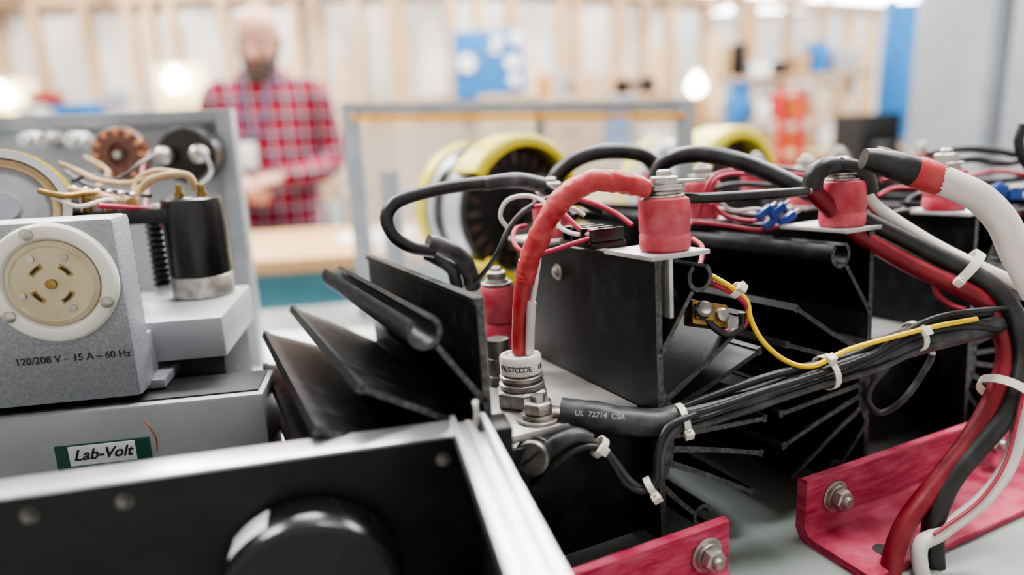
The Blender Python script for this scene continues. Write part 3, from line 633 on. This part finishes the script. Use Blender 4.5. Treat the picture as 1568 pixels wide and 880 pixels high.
# ------------------------------------------------------------------ motors
def motor(c,ax,s=1.0):
    g=grp('electric_motor'); c=V(c); ax=V(ax).normalized()
    lathe('drum',[(0,-.09*s),(.06*s,-.09*s),(.083*s,-.075*s),(.086*s,-.06*s),(.086*s,.03*s),(0,.03*s)],c,ax,SILV,g,seg=48)
    lathe('black_band',[(.0865*s,-.026*s),(.089*s,-.026*s),(.089*s,-.010*s),(.0865*s,-.010*s)],c,ax,BLKPL,g,seg=48,closed=True)
    lathe('yellow_band',[(.0865*s,-.070*s),(.0895*s,-.070*s),(.0895*s,-.048*s),(.0865*s,-.048*s)],c,ax,YELP,g,seg=48,closed=True)
    lathe('guard_ring',[(.084*s,.012*s),(.097*s,.012*s),(.099*s,.02*s),(.099*s,.062*s),(.094*s,.066*s),(.084*s,.066*s),(.084*s,.060*s),(.093*s,.058*s),(.093*s,.018*s),(.084*s,.018*s)],c,ax,YELP,g,seg=48,closed=True,a0=-230,a1=55,ref=(0,0,1))
    lathe('rotor',[(0,.03*s),(.083*s,.03*s),(.083*s,.04*s),(.03*s,.042*s),(.03*s,.05*s),(.012*s,.05*s),(.012*s,.07*s),(0,.07*s)],c,ax,DARKM,g,seg=40)
    Mr=frame_from_axis(c,ax,ref=(0,0,1))
    for k in range(24):
        box('winding_%d'%k,(.060*s,-.004*s,.034*s),(.079*s,.004*s,.042*s),BROWN if k%6 else DKSTEEL,g,Mr@Matrix.Rotation(rad(15*k),4,'Z'),bevel=.003)
    box('brush_holder',(-.05*s,-.02*s,.042*s),(-.02*s,.02*s,.06*s),STEEL,g,Mr,bevel=.003); box('brush_holder_b',(.02*s,-.045*s,.042*s),(.045*s,-.02*s,.056*s),DKSTEEL,g,Mr,bevel=.003)
    hz=.92
    box('foot',(-.06*s,-.05*s,0),(.06*s,.05*s,c.z-.08*s-hz),GREYFR,g,Matrix.Translation((c.x,c.y,hz)))
    return g
motor(P(762,318,.86),(.62,-.78,0),.91)
motor(P(1068,308,1.23),(.62,-.78,0),1.32)
# ------------------------------------------------------------------ background: man's bench
g=grp('wooden_table'); MT=Matrix.Translation((-.36,1.78,0))@Matrix.Rotation(rad(8),4,'Z')
box('top',(-1.3,0,.86),(.25,.62,.90),WOODT,g,MT,bevel=.004)
box('cabinet',(-1.25,.04,.70),(.2,.58,.86),TEAL,g,MT); box('shelf',(-1.25,.06,.30),(.2,.58,.34),TEAL,g,MT)
for i,(x,y) in enumerate([(-1.25,.04),(.14,.04),(-1.25,.52),(.14,.52)]): box('leg_%d'%i,(x,y,0),(x+.06,y+.06,.72),TEAL,g,MT)
box('bin',(-.15,.1,.34),(.12,.5,.55),BLKPL,g,MT)
g=grp('paper_sheet'); box('sheet',(-.12,.20,.9005),(.10,.42,.903),WHITE,g,MT)
# ------------------------------------------------------------------ man
def remesh(o,vox,sm=4):
    m=o.modifiers.new('remesh','REMESH'); m.mode='VOXEL'; m.voxel_size=vox; m.use_smooth_shade=True
    s=o.modifiers.new('smooth','SMOOTH'); s.iterations=sm; s.factor=0.6
def join_geo(parts):
    vs=[];fs=[]
    for v,f in parts:
        b=len(vs); vs+=v; fs+=[tuple(i+b for i in q) for q in f]
    return vs,fs
def rings(rs,seg=28,p=2.3):
    vs=[];fs=[]
    for (z,cx,cy,rx,ry) in rs:
        for k in range(seg):
            a=2*math.pi*k/seg; ca=math.cos(a);sa=math.sin(a)
            vs.append(V((cx+rx*math.copysign(abs(ca)**(2/p),ca),cy+ry*math.copysign(abs(sa)**(2/p),sa),z)))
    for i in range(len(rs)-1):
        for k in range(seg):
            k2=(k+1)%seg; fs.append((i*seg+k,i*seg+k2,(i+1)*seg+k2,(i+1)*seg+k))
    fs.append(tuple(range(seg-1,-1,-1))); fs.append(tuple((len(rs)-1)*seg+k for k in range(seg)))
    return vs,fs
def ellips(c,r,n=14):
    return rings([(c[2]+r[2]*math.sin(rad(t)),c[0],c[1],max(r[0]*math.cos(rad(t)),.0005),max(r[1]*math.cos(rad(t)),.0005)) for t in range(-88,89,16)],n,2)
man=grp('man'); MM=Matrix.Translation((-.895,2.66,0))@Matrix.Rotation(rad(6),4,'Z')@Matrix.Diagonal((.94,1,.985,1))
torso=rings([(.84,0,0,.165,.11),(.95,0,-.012,.17,.125),(1.05,0,-.015,.170,.13),(1.2,0,-.005,.178,.122),(1.32,0,0,.188,.115),(1.40,0,.005,.170,.10),(1.45,0,.012,.115,.08),(1.485,0,.01,.072,.07)])
parts=[torso]
for sx in (-1,1):
    parts.append(tubegeo([V((sx*.13,.01,1.405)),V((sx*.185,.0,1.375)),V((sx*.228,.02,1.24)),V((sx*.238,.0,1.13)),V((sx*.17,-.13,1.095)),V((sx*.075,-.235,1.095))],[.058,.064,.055,.050,.045,.037],seg=16,sub=5))
parts.append(tubegeo([V((.05,-.02,1.48)),V((.07,-.06,1.45)),V((.02,-.10,1.41))],[.02,.014],seg=8)); parts.append(tubegeo([V((-.05,-.02,1.48)),V((-.07,-.06,1.45)),V((-.02,-.10,1.41))],[.02,.014],seg=8))
v_,f_=join_geo(parts); o=meshobj('shirt',v_,f_,PLAID,man,MM); remesh(o,.011,4)
legs=[rings([(.78,0,0,.15,.10),(.86,0,0,.162,.112),(.90,0,0,.16,.11)])]
for sx in (-1,1): legs.append(tubegeo([V((sx*.085,0,.86)),V((sx*.10,0,.70)),V((sx*.105,-.01,.48)),V((sx*.11,.0,.28)),V((sx*.115,.01,.07))],[.09,.088,.066,.056,.052],seg=16,sub=5))
v_,f_=join_geo(legs); o=meshobj('trousers',v_,f_,JEANS,man,MM); remesh(o,.014,3)
for sx in (-1,1):
    v_,f_=tubegeo([V((sx*.115,.05,.045)),V((sx*.117,-.03,.05)),V((sx*.12,-.12,.038)),V((sx*.122,-.19,.03))],[.042,.046,.042,.026],seg=14,sub=4); o=meshobj('shoe_%d'%(sx>0),v_,f_,SHOE,man,MM)
MH=MM@Matrix.Translation((0.012,-.050,1.580))@Matrix.Rotation(rad(4),4,'Y')@Matrix.Rotation(rad(22),4,'X')
hp=[rings([(-.112,0,-.058,.024,.026),(-.100,0,-.048,.042,.046),(-.07,0,-.024,.057,.068),(-.03,0,-.008,.067,.083),(0,0,0,.072,.090),(.035,0,.004,.0755,.095),(.07,0,.006,.071,.089),(.095,0,.007,.055,.070),(.110,0,.008,.032,.042),(.116,0,.008,.008,.012)],28,2.1)]
hp.append(tubegeo([V((0,.06,-.16)),V((0,.04,-.10)),V((0,.02,-.03))],[.062,.056,.055],seg=16))
hp.append(tubegeo([V((0,-.088,.022)),V((0,-.102,-.005)),V((0,-.112,-.028)),V((0,-.092,-.036))],[.008,.010,.013,.009],seg=10))
for sx in (-1,1):
    hp.append(ellips((sx*.078,.012,-.004),(.010,.017,.030))); hp.append(ellips((sx*.030,-.084,.030),(.022,.010,.006))); hp.append(ellips((sx*.042,-.066,-.025),(.018,.014,.014)))
v_,f_=join_geo(hp); o=meshobj('head',v_,f_,SKIN,man,MH); remesh(o,.0055,2)
for sx in (-1,1):
    v_,f_=ellips((sx*.030,-.0815,.010),(.0115,.010,.0075)); meshobj('eye_%d'%(sx>0),v_,f_,EYEW,man,MH)
    v_,f_=ellips((sx*.030,-.0895,.009),(.005,.003,.005)); meshobj('iris_%d'%(sx>0),v_,f_,IRIS,man,MH)
    tube('eyebrow_%d'%(sx>0),[V((sx*.015,-.095,.030)),V((sx*.032,-.094,.036)),V((sx*.048,-.080,.030))],[.004,.003],BEARD,man,M=MH)
bd=[rings([(-.138,0,-.066,.024,.024),(-.122,0,-.060,.046,.048),(-.095,0,-.042,.061,.066),(-.07,0,-.031,.067,.077),(-.045,0,-.022,.0705,.080)],24,2.1)]
for sx in (-1,1): bd.append(tubegeo([V((sx*.062,-.03,-.05)),V((sx*.072,-.01,-.025)),V((sx*.075,.0,.015))],[.018,.011,.006],seg=10))
bd.append(tubegeo([V((-.038,-.080,-.062)),V((-.018,-.098,-.044)),V((0,-.104,-.041)),V((.018,-.098,-.044)),V((.038,-.080,-.062))],[.010,.009,.010],seg=10))
v_,f_=join_geo(bd); o=meshobj('beard',v_,f_,BEARD,man,MH); remesh(o,.005,2)
tube('mouth',[V((-.020,-.102,-.058)),V((0,-.108,-.056)),V((.020,-.102,-.058))],[.003,.004,.003],LIP,man,M=MH)
def hand(M,side,curl):
    pr=[tubegeo([V((-.03,0,0)),V((0,0,0)),V((.03,0,0)),V((.065,0,0)),V((.092,0,0))],[.026,.027,.036,.041,.036],seg=14,sub=3,flat=.42)]
    for k,(y,L) in enumerate([(.030,.070),(.010,.079),(-.010,.073),(-.029,.057)]):
        y*=side; p=V((.082,y,0)); d=0; pts=[V((.06,y*.8,0)),p.copy()]
        for j,fr in enumerate((.45,.32,.23)):
            d+=rad(curl*(1+.15*k)*(1 if j else .8)); p=p+V((math.cos(d),0,-math.sin(d)))*L*fr; pts.append(p.copy())
        pr.append(tubegeo(pts,[.010,.0092,.0088,.0082,.0072],seg=10,sub=3))
    pr.append(tubegeo([V((.010,.018*side,-.004)),V((.030,.040*side,-.012)),V((.055,.052*side,-.022)),V((.078,.050*side,-.030))],[.014,.012,.0105,.0085],seg=10,sub=4))
    v_,f_=join_geo(pr); o=meshobj('hand_%s'%('left' if side>0 else 'right'),v_,f_,SKIN,man,M); remesh(o,.0034,1)
def handM(o,x,zb):
    x=V(x).normalized(); z=V(zb); z=(z-x*z.dot(x)).normalized(); y=z.cross(x)
    return MM@Matrix(((x.x,y.x,z.x,o[0]),(x.y,y.y,z.y,o[1]),(x.z,y.z,z.z,o[2]),(0,0,0,1)))
hand(handM((.075,-.238,1.093),(-.75,-.62,-.15),(0.1,-.25,1)),-1,28)
hand(handM((-.075,-.238,1.088),(.80,-.55,-.30),(0,-.35,1)),1,34)
tube('lanyard',[V((-.055,-.02,1.47)),V((-.062,-.10,1.41)),V((-.055,-.135,1.28)),V((-.045,-.142,1.20))],.0045,LANY,man,M=MM)
tube('lanyard_r',[V((.055,-.02,1.47)),V((.05,-.11,1.41)),V((.0,-.138,1.28)),V((-.040,-.142,1.20))],.0045,LANY,man,M=MM)
box('badge',(-.085,-.155,1.12),(-.02,-.151,1.215),WHITE,man,MM)
# ------------------------------------------------------------------ stud walls
def studwall(name,p0,p1,h,xs,sheath,nog=()):
    g=grp(name); p0=V(p0);p1=V(p1); L=(p1-p0).length; d=(p1-p0).normalized()
    M=Matrix(((d.x,-d.y,0,p0.x),(d.y,d.x,0,p0.y),(0,0,1,0),(0,0,0,1)))
    box('sole_plate',(0,0,0),(L,.09,.04),WOOD,g,M); box('top_plate',(0,0,h-.08),(L,.09,h),WOOD,g,M)
    for i,x in enumerate(xs):
        if x<L-.05: box('stud_%d'%i,(x,0,.04),(x+.075,.09,h-.08),WOOD,g,M,bevel=.002)
    for i,(a,b,z0,z1,mt) in enumerate(sheath): box('sheathing_%d'%i,(a,.092,z0),(min(b,L),.105,z1),mt,g,M)
    for i in nog: box('nogging_%d'%i,(xs[i]+.055,0,1.62),(xs[i+1],.08,1.66),WOOD,g,M)
    return M
xs=sorted([i*.38+random.uniform(-.05,.05) for i in range(13)]+[2.05,2.95,3.25,4.05])
studwall('stud_wall',(-5.0,6.0,0),(-.25,6.0,0),2.42,xs,[(0,1.7,0.04,2.35,INSUL),(1.7,2.5,.04,1.3,PLY),(1.7,2.5,1.3,2.35,INSUL),(2.5,3.6,.04,2.35,INSUL),(3.6,4.75,.04,1.5,PLY),(3.6,4.75,1.5,2.35,INSUL)],(8,))
xs=[.05,.35,.85,1.0,1.45,1.75,2.05,2.5,2.95,3.1,3.6,4.1,4.5,4.9]
studwall('stud_wall',(-.25,6.0,0),(4.4,8.2,0),2.42,xs,[(0,2.6,.04,1.45,PLY),(0,2.6,1.45,2.35,INSUL),(2.6,5.1,.04,1.1,PLY),(3.0,4.0,1.1,2.1,INSUL)],(2,4,9))
g=grp('framing_joists')
for i in range(12): box('joist_%d'%i,(-4.6+i*.7,4.4,2.425),(-4.55+i*.7,8.2,2.60),WOOD,g)
# ------------------------------------------------------------------ background props
g=grp('pegboard'); a=P(698,152,5.7); b=P(800,44,5.7)
box('board',(a.x,5.70,a.z),(b.x,5.73,b.z),BLUEP,g)
for i,(u,v,r_) in enumerate([(762,62,.05),(715,97,.07),(790,58,.055),(785,95,.06),(788,122,.05),(758,75,.04)]): lathe('disc_%d'%i,[(0,0),(r_,0),(r_,.03),(0,.03)],P(u,v,5.70),(0,-1,0),WHITE,g,seg=24)
def lamp(u,v,y,plate=True):
    g=grp('wall_lamp'); c=P(u,v,y)
    if plate: box('backplate',(-.21,.10,-.20),(.21,.12,.14),LAMPB,g,Matrix.Translation(c))
    prof=[(0,-.075)]+[(.075*math.cos(rad(t)),.075*math.sin(rad(t))) for t in range(-70,60,15)]+[(.03,.09),(.03,.11),(0,.11)]
    lathe('bulb',prof,c,(0,0,1),BULB,g,seg=24); lathe('socket',[(.03,.10),(.03,.14),(.02,.15),(0,.15)],c,(0,0,1),WHITE,g,seg=20)
    tube('arm',[c+V((0,0,.14)),c+V((0,.06,.16)),c+V((0,.11,.14))],.012,STEEL,g)
lamp(268,125,5.4); lamp(1066,132,5.8,False); lamp(3,148,5.4)
g=grp('storage_shelf'); a=P(-150,170,5.2); b=P(330,170,5.2); box('board',(a.x,5.1,1.38),(b.x,5.6,1.41),PLY,g)
for i,x in enumerate((a.x+.05,(a.x+b.x)/2,b.x-.1)): box('leg_%d'%i,(x,5.15,0),(x+.05,5.2,1.38),WOOD,g); box('leg_b%d'%i,(x,5.5,0),(x+.05,5.55,1.38),WOOD,g)
def setcrate(name,u0,u1,h,y,z,mt,lid=None,d=.25):
    g=grp(name); a=P(u0,150,y).x; b=P(u1,150,y).x
    box('body',(a,y,z),(b,y+d,z+h),mt,g,bevel=.01); box('lid',(a-.01,y-.01,z+h-.04),(b+.01,y+d+.01,z+h),lid or mt,g,bevel=.008)
    tube('handle',[V(((a+b)/2-.06,y-.012,z+h*.5)),V(((a+b)/2,y-.05,z+h*.5)),V(((a+b)/2+.06,y-.012,z+h*.5))],.01,BLKPL,g)
setcrate('blue_tool_box',78,148,.11,5.2,1.41,BLUEP); setcrate('metal_case',156,198,.20,5.25,1.41,GREYP); setcrate('parts_bin',20,60,.12,5.2,1.41,WHITE); setcrate('red_tool_box',44,66,.08,5.2,1.53,REDP)
g=grp('rear_counter'); box('top',(-.1,5.0,.92),(3.6,5.55,.96),PLY,g); box('body',(-.05,5.05,.0),(3.55,5.5,.92),PLY,g)
for i in range(4): box('door_%d'%i,(-.02+i*.9,5.03,.08),(.84+i*.9,5.05,.86),WOOD,g)
for (nm,u0,u1,h,mt) in [('lunch_cooler',932,966,.44,BLUEP),('blue_storage_bin',1125,1150,.52,BLUEP),('plywood_crate',735,820,.50,PLY),('cardboard_box',835,915,.44,KRAFT),('white_storage_bin',985,1030,.22,WHITE)]: setcrate(nm,u0,u1,h,5.1,.96,mt)
# shelving with parts: right background
def rack(name,u0,u1,y,levels,seedn,d=.3):
    rnd=random.Random(seedn)
    g=grp(name); a=P(u0,150,y).x; b=P(u1,150,y).x
    for i,x in enumerate((a,b-.05)):
        for j,yy in enumerate((y,y+d-.05)): box('post_%d%d'%(i,j),(x,yy,0),(x+.05,yy+.05,levels[-1]+.35),WOOD,g)
    mats_=[KRAFT,BLUEP,REDP,DARKM,TANP,ORP,WHITE,GREYP,PLY,BLKPL,TANP,KRAFT]
    for li,z in enumerate(levels):
        box('shelf_%d'%li,(a,y,z-.03),(b,y+d,z),PLY,g)
        x=a+.06;k=0
        while x<b-.12:
            w_=rnd.uniform(.06,.18); h_=rnd.uniform(.08,.26); mt=rnd.choice(mats_)
            w_=min(w_,b-.06-x)
            if rnd.random()<.3: lathe('can_%d_%d'%(li,k),[(0,0),(w_*.42,0),(w_*.42,h_),(w_*.36,h_+.01),(0,h_+.01)],(x+w_/2,y+.12,z),(0,0,1),mt,g,seg=20)
            else: box('carton_%d_%d'%(li,k),(x,y+.02,z),(x+w_,y+d-.06,z+h_),mt,g,bevel=.006)
            x+=w_+rnd.uniform(.01,.07); k+=1
rack('parts_shelf',1095,1330,5.62,[.5,.95,1.22,1.55],5)
rack('parts_shelf',440,528,5.3,[.5,.9,1.15,1.45],11)
rack('wall_shelf',815,1015,5.62,[1.45],3,.2)
g=grp('hand_truck'); c=P(1207,250,4.8)
for i,dx in enumerate((-.07,.07)): tube('rail_%d'%i,[V((c.x+dx,4.8,.15)),V((c.x+dx,4.78,1.0)),V((c.x+dx*.9,4.82,1.42))],.026,REDP,g)
for i in range(8): tube('rung_%d'%i,[V((c.x-.07,4.79,.3+i*.15)),V((c.x+.07,4.79,.3+i*.15))],.018,REDP,g)
box('toe_plate',(c.x-.14,4.62,.02),(c.x+.14,4.8,.04),REDP,g)
for i,dx in enumerate((-.13,.13)): lathe('wheel_%d'%i,[(.0,-.02),(.1,-.02),(.11,0),(.1,.02),(0,.02)],(c.x+dx,4.85,.11),(1,0,0),BLKPL,g,seg=28)
g=grp('floor_cabinet'); a=P(1318,200,4.6);b=P(1380,200,4.6); box('body',(a.x,4.6,0),(b.x,5.0,1.22),DARKM,g,bevel=.01); box('door',(a.x+.02,4.58,.1),(b.x-.02,4.6,1.1),BLKPL,g,bevel=.005)
for i in range(3): box('drawer_pull_%d'%i,(a.x+.08,4.56,.4+i*.3),(b.x-.08,4.58,.43+i*.3),STEEL,g)
g=grp('door_1'); a=P(1356,200,5.6);b=P(1400,200,5.6); box('leaf',(a.x,5.6,0),(b.x+.6,5.65,2.05),BLUEP,g); box('jamb',(a.x-.05,5.58,0),(a.x,5.67,2.08),BLUEP,g); lathe('knob',[(.03,0),(.03,.04),(0,.06)],(a.x+.1,5.6,1.0),(0,-1,0),STEEL,g,seg=16)
def locker(x0,x1,y0_,y1_,h):
    g=grp('storage_locker'); box('body',(x0,y0_,0.05),(x1,y1_,h),LOCK,g,bevel=.008); box('plinth',(x0+.02,y0_+.02,0),(x1-.02,y1_,.05),DARKM,g)
    m_=(x0+x1)/2; box('door_left',(x0+.02,y0_-.018,.1),(m_-.005,y0_,h-.04),LOCK,g,bevel=.004); box('door_right',(m_+.005,y0_-.018,.1),(x1-.02,y0_,h-.04),LOCK,g,bevel=.004)
    box('handle',(m_+.03,y0_-.04,.95),(m_+.05,y0_-.018,1.1),STEEL,g)
a=P(1395,120,4.1); locker(a.x,a.x+.95,3.45,4.1,2.3); locker(a.x+.02,a.x+.9,2.75,3.35,2.3)
# ------------------------------------------------------------------ room shell
def shell(name,lo,hi,mt): box(name,lo,hi,mt,None,bevel=0.0)
X0,X1,Y0,Y1,H=-5.2,6.2,-3.0,10.0,4.0
shell('floor',(X0,Y0,-.1),(X1,Y1,0),CONC); shell('ceiling',(X0,Y0,H),(X1,Y1,H+.1),CEIL)
shell('wall_left',(X0-.1,Y0,0),(X0,Y1,H),WALLM); shell('wall_right',(X1,Y0,0),(X1+.1,Y1,H),WALLM); shell('wall_front',(X0,Y0-.1,0),(X1,Y0,H),WALLM)
g=grp('wall_back'); box('lower',(X0,Y1,0),(X1,Y1+.1,2.65),WALLM,g,bevel=0); box('upper',(X0,Y1,3.8),(X1,Y1+.1,H),WALLM,g,bevel=0); box('left_part',(X0,Y1,2.65),(.6,Y1+.1,3.8),WALLM,g,bevel=0)
g=grp('window_1')
for i in range(5): box('mullion_%d'%i,(.6+i*1.3,Y1,2.65),(.67+i*1.3,Y1+.08,3.8),WHITE,g)
box('sill',(.6,Y1-.05,2.6),(X1,Y1+.08,2.66),WHITE,g); box('head',(.6,Y1,3.75),(X1,Y1+.08,3.8),WHITE,g)
def area(loc,rot,sx,sy,pw,col=(1,1,1)):
    l=bpy.data.lights.new('ceiling_light','AREA'); l.shape='RECTANGLE'; l.size=sx; l.size_y=sy; l.energy=pw; l.color=col
    o=bpy.data.objects.new('ceiling_light',l); o.location=loc; o.rotation_euler=rot; scene.collection.objects.link(o)
for (x,y,pw) in [(-2.2,.9,85),(.9,.6,46),(-.6,2.2,88),(2.2,2.2,60),(-2.6,4.2,150),(.6,4.4,150),(3.2,5.2,125)]:
    g=grp('ceiling_fixture'); box('diffuser',(x-.6,y-.15,3.60),(x+.6,y+.15,3.63),LEDM,g); box('housing',(x-.62,y-.17,3.63),(x+.62,y+.17,3.70),WHITE,g)
    for dx in (-.5,.5): tube('hanger_%d'%(dx>0),[V((x+dx,y,3.69)),V((x+dx,y,4.0))],.004,STEEL,g)
    area((x,y,3.58),(0,0,0),1.2,.4,pw,(1,.99,.98))
area((3.4,9.9,3.2),(rad(-90),0,0),5.0,1.1,170,(.95,.97,1))
w=bpy.data.worlds.new('world'); scene.world=w; w.use_nodes=True
w.node_tree.nodes['Background'].inputs[0].default_value=(.93,.96,1,1); w.node_tree.nodes['Background'].inputs[1].default_value=9.0
# ------------------------------------------------------------------ recentre group empties
bpy.context.view_layer.update()
for e in GROUPS:
    cs=[]
    for c in e.children:
        for b in c.bound_box: cs.append(c.matrix_world@V(b))
    if not cs: continue
    lo=V((min(c.x for c in cs),min(c.y for c in cs),min(c.z for c in cs))); hi=V((max(c.x for c in cs),max(c.y for c in cs),max(c.z for c in cs)))
    e.location=((lo.x+hi.x)/2,(lo.y+hi.y)/2,lo.z)
    inv=Matrix.Translation(e.location).inverted()
    for c in e.children: c.matrix_parent_inverse=inv
print('objects',len(bpy.data.objects))
